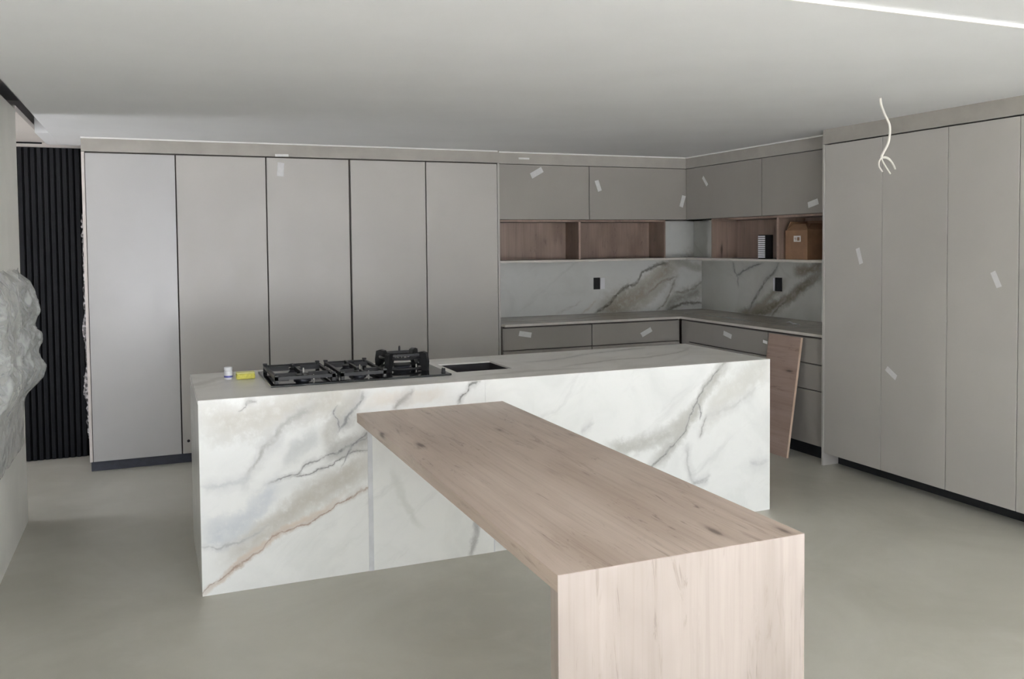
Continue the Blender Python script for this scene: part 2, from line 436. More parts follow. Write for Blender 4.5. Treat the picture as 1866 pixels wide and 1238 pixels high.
def link(name, bm, mat, parent=None, label=None, smooth=False, origin=None):
    """BM in world coordinates; stored relative to the root thing's base."""
    off = base_of(parent) if parent is not None else Vector(origin or (0, 0, 0))
    bmesh.ops.recalc_face_normals(bm, faces=bm.faces[:])
    bmesh.ops.translate(bm, verts=bm.verts[:], vec=-off)
    me = bpy.data.meshes.new(name)
    bm.to_mesh(me); bm.free()
    if isinstance(mat, str): mat = MAT[mat]
    me.materials.append(mat)
    if smooth:
        for p in me.polygons: p.use_smooth = True
    o = bpy.data.objects.new(name, me)
    COL.objects.link(o)
    if parent is not None:
        o.parent = parent
    else:
        o.location = off
        ROOT[o.name] = off
    if label: o['label'] = label
    return o

def add_box(bm, x0, x1, y0, y1, z0, z1, bevel=0.0):
    vs = [bm.verts.new((x, y, z)) for x in (x0, x1) for y in (y0, y1) for z in (z0, z1)]
    fs = [(0, 1, 3, 2), (4, 6, 7, 5), (0, 4, 5, 1), (2, 3, 7, 6), (0, 2, 6, 4), (1, 5, 7, 3)]
    faces = [bm.faces.new([vs[i] for i in f]) for f in fs]
    if bevel:
        es = list({e for f in faces for e in f.edges})
        bmesh.ops.bevel(bm, geom=es, offset=bevel, segments=2, profile=0.5, affect='EDGES')

def boxes(*bb, bevel=0.0):
    bm = bmesh.new()
    for b in bb:
        add_box(bm, *b, bevel=bevel)
    return bm

def box(name, b, mat, parent=None, bevel=0.0, label=None, origin=None):
    return link(name, boxes(b, bevel=bevel), mat, parent, label, origin=origin)

def structure(name, bm, mat, label=None):
    o = link(name, bm, mat)
    o['kind'] = 'structure'
    if label: o['label'] = label
    return o

def add_tube(bm, pts, rad, seg=8, caps=True):
    pts = [Vector(p) for p in pts]
    rings = []
    up = None
    for i, p in enumerate(pts):
        d = (pts[min(i + 1, len(pts) - 1)] - pts[max(i - 1, 0)]).normalized()
        if up is None:
            up = d.orthogonal().normalized()
        up = (up - d * up.dot(d)).normalized()
        w = d.cross(up)
        r = rad[i] if isinstance(rad, (list, tuple)) else rad
        rings.append([bm.verts.new(p + (up * math.cos(a) + w * math.sin(a)) * r) for a in [2 * math.pi * j / seg for j in range(seg)]])
    for a, b in zip(rings[:-1], rings[1:]):
        for j in range(seg):
            bm.faces.new((a[j], a[(j + 1) % seg], b[(j + 1) % seg], b[j]))
    if caps:
        bm.faces.new(rings[0]); bm.faces.new(rings[-1])

def add_lathe(bm, c, prof, seg=20):
    """prof: (radius, z) from bottom to top around a vertical axis at c."""
    rings = [[bm.verts.new((c[0] + r * math.cos(2 * math.pi * j / seg), c[1] + r * math.sin(2 * math.pi * j / seg), c[2] + z)) for j in range(seg)] for r, z in prof]
    for a, b in zip(rings[:-1], rings[1:]):
        for j in range(seg):
            bm.faces.new((a[j], a[(j + 1) % seg], b[(j + 1) % seg], b[j]))
    bm.faces.new(rings[0]); bm.faces.new(rings[-1])

def spline(pts, n=8):
    P = [Vector(p) for p in pts]
    out = []
    for i in range(len(P) - 1):
        p0, p1, p2, p3 = P[max(i - 1, 0)], P[i], P[i + 1], P[min(i + 2, len(P) - 1)]
        for j in range(n):
            t = j / n
            out.append(0.5 * ((2 * p1) + (p2 - p0) * t + (2 * p0 - 5 * p1 + 4 * p2 - p3) * t * t + (3 * p1 - p0 - 3 * p2 + p3) * t ** 3))
    out.append(P[-1])
    return out

def tape(parent, face, a, b, width, mat='tape', off=0.0012):
    """Strip of tape from a to b (slab coordinates: horizontal, z) on a front that faces -Y (face=('y',Y)) or -X (face=('x',X))."""
    ax, v = face
    d = Vector((b[0] - a[0], b[1] - a[1])); n = Vector((-d.y, d.x)).normalized() * width / 2
    rnd = random.Random(int((a[0] * 31 + a[1] * 57) * 1000))
    N = 5
    bm = bmesh.new()
    top, bot = [], []
    for side in (1, -1):
        for layer in (off, 0.0002):
            row = []
            for i in range(N + 1):
                p = Vector(a) + d * (i / N) + n * side
                if i in (0, N): p += d.normalized() * rnd.uniform(-0.004, 0.004)
                w = layer + (rnd.uniform(0, 0.0015) if layer == off else 0)
                q = (p.x, v - w, p.y) if ax == 'y' else (v - w, p.x, p.y)
                row.append(bm.verts.new(q))
            (top if layer == off else bot).append(row)
    (t0, t1), (b0, b1) = top, bot
    for i in range(N):
        bm.faces.new((t0[i], t0[i + 1], t1[i + 1], t1[i]))
        bm.faces.new((b0[i], b0[i + 1], b1[i + 1], b1[i]))
        bm.faces.new((t0[i], t0[i + 1], b0[i + 1], b0[i]))
        bm.faces.new((t1[i], t1[i + 1], b1[i + 1], b1[i]))
    bm.faces.new((t0[0], t1[0], b1[0], b0[0])); bm.faces.new((t0[N], t1[N], b1[N], b0[N]))
    return link('tape_strip', bm, mat, parent, 'short strip of white tape')

# ------------------------------------------------------------------ the room
structure('floor', boxes((-3.0, 5.5, FRONT_Y - 0.2, 7.85, -0.12, 0.0)), 'floor')
structure('ground_outside', boxes((-16, 22, -24, FRONT_Y - 0.21, -0.3, -0.08), (-16, -3.01, FRONT_Y - 0.21, 12, -0.3, -0.08)), 'ground')
structure('wall_left', boxes((-2.8, WALL_L, FRONT_Y, 5.90, 0.0, 2.448)), 'wall')
structure('ceiling_corridor', boxes((-2.8, WALL_L, 5.901, 7.5995, 2.440, 2.474)), 'wall_dim')
structure('shade_strip', boxes((-1.6, -0.752, 7.594, 7.5995, 2.4285, 2.4395)), 'slat_back', 'black strip painted in as shade above the slatted panel')  # flat black strip standing in for the darkness under the corridor ceiling
structure('wall_corridor', boxes((-2.9, -2.801, FRONT_Y, HALL_OPEN[0], 0.0, 2.75), (-2.9, -2.801, HALL_OPEN[1], 7.75, 0.0, 2.75), (-2.9, -2.801, HALL_OPEN[0], HALL_OPEN[1], HALL_OPEN[3], 2.75)), 'wall')
structure('window_3', boxes((-2.88, -2.83, HALL_OPEN[0], HALL_OPEN[0] + 0.05, 0.02, 2.25), (-2.88, -2.83, HALL_OPEN[1] - 0.05, HALL_OPEN[1], 0.02, 2.25)), 'frame')
structure('wall_back', boxes((-2.8, -0.475, 7.60, 7.70, 0.0, 2.75), (-0.475, 5.25, 7.605, 7.705, 0.0, 2.75)), 'wall_dim')
structure('wall_right', boxes((5.25, 5.35, FRONT_Y, 7.705, 0.0, 2.75)), 'wall')
# ceiling: a lowered sheet that stops short of the left wall (shadow slot), and a slightly higher one nearer the windows
structure('ceiling', boxes((-0.63, 5.25, STEP_Y + 0.012, 7.60, CEIL, 2.75), (WALL_L + 0.001, -0.631, 6.82, 7.598, CEIL, 2.75)), 'ceiling')
structure('ceiling_front', boxes((-0.63, 5.25, FRONT_Y, STEP_Y, CEIL_NEAR, 2.75)), 'ceiling')
structure('trim_2', boxes((-0.63, 5.25, STEP_Y, STEP_Y + 0.0118, CEIL - 0.001, 2.6)), 'trim', 'bright white edge strip of the ceiling step')
structure('roof_slab', boxes((-3.0, 5.5, FRONT_Y - 0.1, 7.85, 2.751, 2.85)), 'ceiling')
# thin shadow-gap bead where the bulkhead meets the ceiling
structure('trim_3', boxes((SEAMS[0], SEAMS[-1], LEFT_Y - 0.014, LEFT_Y - 0.001, CEIL - 0.011, CEIL - 0.001),
                          (SEAMS[-1] + 0.002, UP_X - 0.014, UP_Y - 0.014, UP_Y - 0.001, CEIL - 0.011, CEIL - 0.001)), 'trim', 'thin white bead along the ceiling above the cabinets')
structure('trim_4', boxes((UP_X - 0.012, UP_X - 0.001, RSEAMS[0] + 0.02, UP_Y - 0.014, CEIL - 0.011, CEIL - 0.001)), 'trim')
# bulkheads above the cabinets
structure('trim_5', boxes((SEAMS[0], SEAMS[-1] + 0.018, LEFT_Y, 7.60, DOOR_TOP + 0.007, CEIL - 0.0005)), 'bulkhead', 'plaster bulkhead above the tall cabinets')
structure('trim_6', boxes((SEAMS[-1] + 0.019, UP_X + 0.0, UP_Y, 7.60, UP_Z1 + 0.005, CEIL - 0.0005), (UP_X, 5.245, RSEAMS[0] + 0.021, 7.60, UP_Z1 + 0.005, CEIL - 0.0005)), 'bulkhead')
structure('trim_7', boxes((RIGHT_X, 5.245, RSEAMS[-1], RSEAMS[0] + 0.02, DOOR_TOP + 0.007, CEIL - 0.0005)), 'bulkhead')
# wall behind the camera with two tall openings for the glazed doors
bm = bmesh.new()
xs = [WALL_L] + [v for o_ in OPENINGS for v in o_[:2]] + [5.25]
for i in range(0, len(xs), 2):
    add_box(bm, xs[i], xs[i + 1], FRONT_Y - 0.12, FRONT_Y, 0.0, 2.75)
for (x0, x1, z0, z1) in OPENINGS:
    add_box(bm, x0, x1, FRONT_Y - 0.12, FRONT_Y, z1, 2.75)
    add_box(bm, x0, x1, FRONT_Y - 0.12, FRONT_Y, -0.0, z0)
structure('wall_front', bm, 'wall')
for i, (x0, x1, z0, z1) in enumerate(OPENINGS):
    bm = bmesh.new()
    n = max(2, round((x1 - x0) / 1.0) + 1)
    for j in range(n):
        x = x0 + (x1 - x0 - 0.05) * j / (n - 1)
        add_box(bm, x, x + 0.05, FRONT_Y - 0.09, FRONT_Y - 0.04, z0, z1)
    add_box(bm, x0 + 0.05, x1 - 0.05, FRONT_Y - 0.088, FRONT_Y - 0.042, z0, z0 + 0.05)
    add_box(bm, x0 + 0.05, x1 - 0.05, FRONT_Y - 0.088, FRONT_Y - 0.042, z1 - 0.05, z1)
    structure('window_%d' % (i + 1), bm, 'frame')

# ------------------------------------------------------------------ dark fluted panel at the end of the corridor
t = thing('slatted_panel', 'tall charcoal panel of narrow upright slats beside the tall cabinets', 'panel', (-1.1, 7.57, 0))
box('backing', (-1.80, -0.485, 7.575, 7.599, 0.002, 2.40), 'slat_back', t)
first = None
for i in range(30):
    x = -0.515 - i * 0.043
    if first is None:
        first = box('slat', (-0.013, 0.015, -0.02, 0.0, 0.003, 2.398), 'slat', None, 0.003)
        o = first
    else:
        o = first.copy(); COL.objects.link(o)
    o.parent = t
    o.location = (x - t.location.x, 7.5745 - t.location.y, 0)

# ------------------------------------------------------------------ tall cabinets on the back wall
tall_labels = [
 'tall greige cabinet beside the dark slatted panel, glossy film shining on its door',
 'second tall greige cabinet from the dark slatted panel, small black hole low on its door',
 'third tall greige cabinet from the dark slatted panel, tape near its top',
 'fourth tall greige cabinet from the dark slatted panel, behind the wok burner',
 'tall greige cabinet next to the open wooden shelf and marble backsplash']
gaps = [0.003, 0.0045, 0.0045, 0.008, 0.004, 0.003]
for i in range(5):
    x0, x1 = SEAMS[i], SEAMS[i + 1]
    t = thing('tall_cabinet', tall_labels[i], 'cabinet', ((x0 + x1) / 2, LEFT_Y + 0.3, 0.0), 'tall cabinets along the back wall')
    cx0 = x0 + (0.021 if i == 0 else 0.001); cx1 = x1 - (0.001 if i < 4 else 0.0)
    box('carcass', (cx0, cx1, LEFT_Y + 0.024, 7.602, 0.081, DOOR_TOP + 0.004), 'carcass', t)
    d0 = x0 + (0.024 if i == 0 else gaps[i]); d1 = x1 - gaps[i + 1]
    zt = DOOR_TOP - 0.004
    d = box('door', (d0, d1, LEFT_Y, LEFT_Y + 0.02, 0.078, zt), 'door_film' if i == 0 else 'door', t, 0.0018)
    if i == 0:
        box('end_panel', (x0, x0 + 0.02, LEFT_Y - 0.001, 7.602, 0.078, DOOR_TOP + 0.004), 'edge_pale', t, 0.001, 'pale pinkish end panel edge')
        # torn protective film along the end panel's edge
        bm = bmesh.new()
        N = 150; prev = None
        for j in range(N + 1):
            z = 0.25 + 1.62 * j / N
            w = 0.006 + 0.05 * max(0.0, mnoise.noise((0.3, 0.0, z * 4.5)) - 0.02) + 0.022 * max(0, mnoise.noise((4.3, 1.0, z * 33)))
            yw = 0.012 * mnoise.noise((9.1, 2.0, z * 14))
            row = [bm.verts.new((x0 - 0.0008 - w * s, LEFT_Y + 0.012 + yw * s + 0.006 * s, z + 0.02 * s * mnoise.noise((2.2, 7.0, z * 20)))) for s in (0.0, 0.5, 1.0)]
            if prev:
                for q in range(2):
                    bm.faces.new((prev[q], prev[q + 1], row[q + 1], row[q]))
            prev = row
        fo = link('torn_film', bm, 'film', t, 'shreds of torn clear protective film')
        fo.modifiers.new('thickness', 'SOLIDIFY').thickness = 0.0006
    if i == 1:
        bm = bmesh.new()
        add_tube(bm, [(0.226, LEFT_Y - 0.0015, 0.172), (0.226, LEFT_Y + 0.004, 0.172)], 0.011, 14)
        link('screw_hole', bm, 'black', d, 'small black hole')
    if i == 2:
        tape(d, ('y', LEFT_Y), (0.945, 2.276), (0.937, 2.172), 0.05)
        tape(t, ('y', LEFT_Y), (0.90, 2.331), (1.0, 2.333), 0.02, off=0.002)
    if i == 4:
        box('end_panel', (x1 + 0.0005, x1 + 0.018, LEFT_Y - 0.001, 7.602, 0.0, DOOR_TOP + 0.004), 'door', t, 0.001)
tag(box('toe_kick', (SEAMS[0] + 0.006, SEAMS[-1] - 0.002, LEFT_Y + 0.05, LEFT_Y + 0.07, 0.0, 0.079), 'plinth', None, 0.001, origin=(1.0, LEFT_Y + 0.06, 0)),
    'dark blue-grey plinth strip under the tall cabinets behind the island', 'plinth')

# ------------------------------------------------------------------ tall cabinets on the right wall
r_labels = [
 'tall greige cabinet beside the leaning oak board, tape at eye level',
 'tall greige side-wall cabinet, second from the leaning board, tape low on its door',
 'tall greige side-wall cabinet, third from the leaning board, slanted tape high on its door',
 'tall greige side-wall cabinet cut off by the picture edge']
for i in range(4):
    y1, y0 = RSEAMS[i], RSEAMS[i + 1]
    t = thing('tall_cabinet', r_labels[i], 'cabinet', (RIGHT_X + 0.35, (y0 + y1) / 2, 0), 'tall cabinets along the side wall')
    box('carcass', (RIGHT_X + 0.024, 5.249, y0 + 0.001, y1 - 0.001, 0.095, DOOR_TOP + 0.004), 'carcass', t)
    d = box('door', (RIGHT_X, RIGHT_X + 0.02, y0 + 0.0025, y1 - 0.0025, 0.093, DOOR_TOP - 0.002), 'door_satin', t, 0.0018)
    if i == 0:
        box('end_panel', (RIGHT_X - 0.004, 5.249, y1, y1 + 0.018, 0.0, DOOR_TOP + 0.004), 'door_satin', t, 0.001, 'full-height end panel reaching the floor')
        tape(d, ('x', RIGHT_X), (4.646, 1.576), (4.612, 1.471), 0.034)
    if i == 1:
        tape(d, ('x', RIGHT_X), (4.387, 0.786), (4.303, 0.732), 0.036)
    if i == 2:
        tape(d, ('x', RIGHT_X), (3.600, 1.442), (3.558, 1.355), 0.034)
tag(box('toe_kick', (RIGHT_X + 0.134, RIGHT_X + 0.154, RSEAMS[-1] - 0.2, RSEAMS[0] - 0.002, 0.0, 0.0925), 'plinth_black', None, 0.001, origin=(RIGHT_X + 0.14, 3.9, 0)),
    'black recessed plinth strip under the side-wall tall cabinets', 'plinth')

# ------------------------------------------------------------------ base cabinets
Z = [(0.106, 0.510), (0.519, 0.707), (0.716, 0.904)]
XB0 = SEAMS[-1] + 0.022
t = thing('base_cabinet', 'greige drawer cabinet under the marble counter, next to the tall cabinets', 'cabinet', (3.19, 7.25, 0), 'drawer cabinets under the counter')
box('carcass', (XB0, 3.611, BASE_Y + 0.022, 7.588, 0.10, 0.919), 'carcass', t)
box('toe_kick', (XB0, 3.611, BASE_Y + 0.06, BASE_Y + 0.078, 0.0, 0.0995), 'plinth_black', t)
for z0, z1 in Z:
    d = box('drawer_front', (XB0 + 0.001, 3.611, BASE_Y, BASE_Y + 0.02, z0, z1), 'door_shaded', t, 0.0015)
tape(d, ('y', BASE_Y), (2.91, 0.858), (3.023, 0.838), 0.045)
t = thing('base_cabinet', 'greige drawer cabinet in the middle of the counter run, beside the inner corner', 'cabinet', (4.07, 7.25, 0), 'drawer cabinets under the counter')
box('carcass', (3.617, 4.53, BASE_Y + 0.022, 7.588, 0.10, 0.919), 'carcass', t)
box('toe_kick', (3.617, 4.53, BASE_Y + 0.06, BASE_Y + 0.078, 0.0, 0.0995), 'plinth_black', t)
for z0, z1 in Z:
    d = box('drawer_front', (3.619, 4.528, BASE_Y, BASE_Y + 0.02, z0, z1), 'door_shaded', t, 0.0015)
tape(d, ('y', BASE_Y), (4.123, 0.784), (4.228, 0.834), 0.045)
t = thing('base_cabinet', 'greige drawer cabinet on the side wall between the corner and the leaning board', 'cabinet', (4.9, 6.2, 0), 'drawer cabinets under the counter')
box('carcass', (BASE_X + 0.022, 5.23, 5.672, 6.926, 0.10, 0.919), 'carcass', t)
for z0, z1 in Z:
    d = box('drawer_front', (BASE_X, BASE_X + 0.02, 5.674, 6.80, z0, z1), 'door_shaded', t, 0.0015)
box('corner_filler', (BASE_X + 0.012, BASE_X + 0.021, 6.804, 6.926, 0.106, 0.904), 'door_shaded', t, 0.001)
tape(d, ('x', BASE_X), (6.258, 0.845), (6.15, 0.822), 0.04)
tape(d, ('x', BASE_X), (5.735, 0.826), (5.680, 0.819), 0.024, 'tape_bright', 0.002)
t = thing('base_cabinet', 'narrow greige drawer cabinet behind the leaning oak board', 'cabinet', (4.9, 5.3, 0), 'drawer cabinets under the counter')
box('carcass', (BASE_X + 0.022, 5.23, 4.987, 5.669, 0.10, 0.919), 'carcass', t)
for z0, z1 in Z:
    box('drawer_front', (BASE_X, BASE_X + 0.02, 4.990, 5.668, z0, z1), 'door_shaded', t, 0.0015)
tag(box('toe_kick', (BASE_X + 0.06, BASE_X + 0.078, 4.988, 6.99, 0.0, 0.099), 'plinth_black', None, 0.001, origin=(BASE_X + 0.07, 5.9, 0)),
    'black plinth strip under the drawer cabinets behind the leaning board', 'plinth')

# L-shaped worktop
bm = bmesh.new()
poly = [(XB0 - 0.001, CNT_Y), (CNT_X, CNT_Y), (CNT_X, 4.9865), (SIDE_X - 0.001, 4.9865), (SIDE_X - 0.001, BACK_Y - 0.001), (XB0 - 0.001, BACK_Y - 0.001)]
lo_ = [bm.verts.new((x, y, CNT_Z - 0.021)) for x, y in poly]; hi_ = [bm.verts.new((x, y, CNT_Z)) for x, y in poly]
bm.faces.new(lo_); bm.faces.new(hi_)
for i in range(6):
    bm.faces.new((lo_[i], lo_[(i + 1) % 6], hi_[(i + 1) % 6], hi_[i]))
wt = thing('worktop', 'thin L-shaped grey-beige marble counter along both corner walls', 'countertop', (4.5, 7.0, CNT_Z - 0.021))
link('slab', bm, 'counter', wt)
link('front_edge', boxes((XB0 - 0.001, CNT_X - 0.0045, CNT_Y - 0.004, CNT_Y - 0.0005, CNT_Z - 0.0205, CNT_Z - 0.001), (CNT_X - 0.004, CNT_X - 0.0005, 4.9865, CNT_Y - 0.0005, CNT_Z - 0.0205, CNT_Z - 0.001)), 'edge_counter', wt, 'pale polished front edge')

# ------------------------------------------------------------------ backsplash slabs
t = thing('marble_backsplash', 'white marble slab with bold dark diagonal vein behind the counter', 'backsplash', (4.0, BACK_Y, CNT_Z))
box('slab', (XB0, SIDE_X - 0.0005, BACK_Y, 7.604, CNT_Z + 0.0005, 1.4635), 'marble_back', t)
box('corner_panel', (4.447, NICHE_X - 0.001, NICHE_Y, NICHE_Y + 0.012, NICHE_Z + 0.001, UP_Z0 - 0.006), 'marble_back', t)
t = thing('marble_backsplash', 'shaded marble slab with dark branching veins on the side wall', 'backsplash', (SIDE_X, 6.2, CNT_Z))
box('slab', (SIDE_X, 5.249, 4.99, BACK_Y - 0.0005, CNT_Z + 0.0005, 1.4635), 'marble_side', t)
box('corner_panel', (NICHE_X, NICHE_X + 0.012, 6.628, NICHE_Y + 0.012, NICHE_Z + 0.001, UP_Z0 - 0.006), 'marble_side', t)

def outlet(label, face, a0, a1, z0, z1, f0, f1):
    ax, v = face
    loc = ((a0 + a1) / 2, v, z0) if ax == 'y' else (v, (a0 + a1) / 2, z0)
    t = thing('socket_opening', label, 'socket', loc, 'unfinished sockets in the backsplash')
    if ax == 'y':
        bx = lambda p, q, d0, d1, r, s: (p, q, v - d1, v - d0, r, s)
    else:
        bx = lambda p, q, d0, d1, r, s: (v - d1, v - d0, p, q, r, s)
    box('back_box', bx(a0, a1, 0.0005, 0.003, z0, z1), 'black', t)
    m_ = 0.006
    link('rim', boxes(bx(a0 - m_, a0, 0.0005, 0.006, z0 - m_, z1 + m_), bx(a1, a1 + m_, 0.0005, 0.006, z0 - m_, z1 + m_), bx(a0, a1, 0.0005, 0.006, z0 - m_, z0), bx(a0, a1, 0.0005, 0.006, z1, z1 + m_)), 'black', t)
    box('cover_plate', bx(f0, f1, 0.0065, 0.014, z0 - 0.004, z1 + 0.004), 'white_plastic', t, 0.002, 'white plastic cover flap')
    for zz in (z0 + 0.02, z1 - 0.02):
        box('terminal', bx((a0 + a1) / 2 - 0.008, (a0 + a1) / 2 + 0.008, 0.0031, 0.007, zz - 0.006, zz + 0.006), 'iron', t)
outlet('black socket opening with white flap, in the pale marble behind the counter', ('y', BACK_Y), 3.985, 4.042, 1.183, 1.285, 4.048, 4.098)
outlet('black socket opening in the shaded side-wall marble, white flap at its far side', ('x', SIDE_X), 6.352, 6.428, 1.183, 1.295, 6.434, 6.455)

# ------------------------------------------------------------------ open wooden shelf (niche)
XN0 = XB0
t = thing('open_shelf', 'long open oak-lined shelf of two bays under the wall cabinets', 'shelf', (3.6, 7.2, NICHE_Z))
zb, zt = NICHE_Z, UP_Z0 - 0.004
box('bottom_board', (XN0, SIDE_X + 0.015, UP_Y - 0.002, 7.604, zb - 0.019, zb), 'edge_counter', t, 0.001)
box('back_panel', (XN0 + 0.019, 3.5405, NICHE_Y, NICHE_Y + 0.012, zb + 0.001, zt - 0.019), 'oak_shelf_x', t)
box('back_panel', (3.5585, 4.4295, NICHE_Y, NICHE_Y + 0.012, zb + 0.001, zt - 0.019), 'oak_shelf_x', t)
box('side_board', (XN0, XN0 + 0.018, UP_Y + 0.002, NICHE_Y + 0.012, zb + 0.001, zt), 'oak_shelf_x', t)
dv = box('divider', (3.541, 3.558, UP_Y + 0.004, NICHE_Y + 0.012, zb + 0.001, zt - 0.019), 'oak_shelf_x', t)
box('edge_band', (3.5405, 3.5585, UP_Y + 0.002, UP_Y + 0.0035, zb + 0.001, zt - 0.019), 'oak_board', dv, 0, 'paler front edge')
box('side_board', (4.43, 4.446, UP_Y + 0.002, NICHE_Y + 0.012, zb + 0.001, zt), 'oak_shelf_x', t)
box('top_board', (XN0 + 0.019, 4.429, UP_Y + 0.002, NICHE_Y + 0.012, zt - 0.018, zt), 'oak_shelf_x', t)
t = thing('open_shelf', 'open oak-lined shelf on the side wall holding a cardboard box', 'shelf', (4.85, 5.8, NICHE_Z))
box('bottom_board', (UP_X - 0.002, SIDE_X + 0.015, 4.988, UP_Y - 0.003, zb - 0.019, zb), 'edge_counter', t, 0.001)
box('back_panel', (NICHE_X, NICHE_X + 0.012, 5.734, 6.6085, zb + 0.001, zt - 0.019), 'oak_shelf_x', t)
box('back_panel', (NICHE_X, NICHE_X + 0.012, 5.008, 5.7115, zb + 0.001, zt - 0.019), 'oak_shelf_x', t)
box('side_board', (UP_X + 0.002, NICHE_X + 0.012, 6.609, 6.626, zb + 0.001, zt), 'oak_shelf_x', t)
dv = box('divider', (UP_X + 0.004, NICHE_X + 0.012, 5.712, 5.733, zb + 0.001, zt - 0.019), 'oak_shelf_x', t)
box('edge_band', (UP_X + 0.002, UP_X + 0.0035, 5.7115, 5.7335, zb + 0.001, zt - 0.019), 'oak_board', dv, 0, 'paler front edge')
box('side_board', (UP_X + 0.002, NICHE_X + 0.012, 4.989, 5.007, zb + 0.001, zt), 'oak_shelf_x', t)
box('top_board', (UP_X + 0.002, NICHE_X + 0.012, 5.008, 6.608, zt - 0.018, zt), 'oak_shelf_x', t)

# ------------------------------------------------------------------ wall cabinets
def wall_cab(label, loc, carc, door, tapes=(), filler=None):
    t = thing('wall_cabinet', label, 'cabinet', loc, 'wall cabinets above the open shelf')
    box('carcass', carc, 'carcass', t)
    d = box('door', door, 'door_shaded', t, 0.0018)
    if filler: box('corner_filler', filler, 'door_shaded', t, 0.001)
    for face, a, b, w, on in tapes:
        tape(d if on else t, face, a, b, w)
    return t
z0, z1 = UP_Z0, UP_Z1
wall_cab('greige wall cabinet next to the tall cabinets, slanted tape near its top', (3.2, 7.3, z0), (XN0, 3.647, UP_Y + 0.022, 7.604, z0 - 0.001, z1 + 0.003), (XN0 + 0.001, 3.6455, UP_Y, UP_Y + 0.02, z0, z1),
         [(('y', UP_Y), (3.08, 2.22), (3.186, 2.279), 0.05, True), (('y', UP_Y), (2.963, 2.37), (3.061, 2.37), 0.015, False)])
wall_cab('greige wall cabinet at the inner corner, tape on door and filler strip', (4.1, 7.3, z0), (3.649, 4.69, UP_Y + 0.022, 7.604, z0 - 0.001, z1 + 0.003), (3.652, 4.558, UP_Y, UP_Y + 0.02, z0, z1),
         [(('y', UP_Y), (3.722, 2.193), (3.755, 2.10), 0.04, True), (('y', UP_Y + 0.008), (4.653, 2.066), (4.622, 1.963), 0.04, False)], (4.562, UP_X + 0.008, UP_Y + 0.008, UP_Y + 0.0215, z0, z1))
wall_cab('shaded greige wall cabinet on the side wall above the striped box', (4.95, 6.4, z0), (UP_X + 0.022, 5.249, 5.921, 7.049, z0 - 0.001, z1 + 0.003), (UP_X, UP_X + 0.02, 5.923, 6.866, z0, z1),
         [(('x', UP_X), (6.754, 2.221), (6.685, 2.142), 0.03, True)], (UP_X + 0.009, UP_X + 0.0215, 6.870, UP_Y + 0.007, z0, z1))
wall_cab('shaded greige wall cabinet above the cardboard box, tape in its lower corner', (4.95, 5.4, z0), (UP_X + 0.022, 5.249, 4.988, 5.918, z0 - 0.001, z1 + 0.003), (UP_X, UP_X + 0.02, 4.990, 5.917, z0, z1),
         [(('x', UP_X), (5.364, 1.905), (5.256, 1.93), 0.045, True)])

# ------------------------------------------------------------------ things on the shelf
t = thing('cardboard_box', 'open brown cardboard box with a small white label on the side-wall shelf', 'box', (4.80, 5.52, NICHE_Z))
bx0, bx1, by0, by1, bz0, bz1 = 4.695, 4.915, 5.40, 5.655, NICHE_Z + 0.001, 1.715
w = 0.005
link('body', boxes((bx0, bx0 + w, by0, by1, bz0, bz1), (bx1 - w, bx1, by0, by1, bz0, bz1), (bx0 + w, bx1 - w, by0, by0 + w, bz0, bz1), (bx0 + w, bx1 - w, by1 - w, by1, bz0, bz1), (bx0 + w, bx1 - w, by0 + w, by1 - w, bz0, bz0 + w)), 'cardboard', t)
def flap(p, q, out):
    bm = bmesh.new()
    p, q, out = Vector(p), Vector(q), Vector(out)
    n = (q - p).cross(out).normalized() * 0.004
    v = [bm.verts.new(x) for x in (p, q, q + out - (q - p) * 0.06, p + out + (q - p) * 0.06)]
    v2 = [bm.verts.new(x.co + n) for x in v]
    bm.faces.new(v); bm.faces.new(v2)
    for i in range(4): bm.faces.new((v[i], v[(i + 1) % 4], v2[(i + 1) % 4], v2[i]))
    return link('flap', bm, 'cardboard', t)
flap((bx0 + 0.004, by0 + 0.01, bz1), (bx0 + 0.004, by1 - 0.01, bz1), (0.05, 0, 0.05))
flap((bx1 - 0.004, by0 + 0.01, bz1), (bx1 - 0.004, by1 - 0.01, bz1), (-0.03, 0, 0.075))
flap((bx0 + 0.01, by1 - 0.004, bz1), (bx1 - 0.01, by1 - 0.004, bz1), (0, -0.03, 0.07))
flap((bx0 + 0.01, by0 + 0.004, bz1), (bx1 - 0.01, by0 + 0.004, bz1), (0, 0.05, 0.05))
lb = box('sticker', (bx0 - 0.0015, bx0 - 0.0002, 5.475, 5.555, 1.625, 1.672), 'tape', t, 0, 'small white label')
for i, (ya, yb, za, zb_) in enumerate([(5.487, 5.515, 1.633, 1.661), (5.522, 5.546, 1.650, 1.656), (5.522, 5.540, 1.638, 1.643)]):
    box('print_mark', (bx0 - 0.0021, bx0 - 0.0016, ya, yb, za, zb_), 'cardboard', lb)
t = thing('striped_box', 'small upright black box with a white striped face on the side-wall shelf', 'box', (4.76, 5.99, NICHE_Z))
box('body', (4.72, 4.80, 5.935, 6.025, NICHE_Z + 0.001, 1.684), 'black', t, 0.002)
for i in range(11):
    z = NICHE_Z + 0.011 + i * 0.0172
    box('stripe', (4.7165, 4.7195, 5.937, 6.024, z, z + 0.011), 'white_plastic', t)

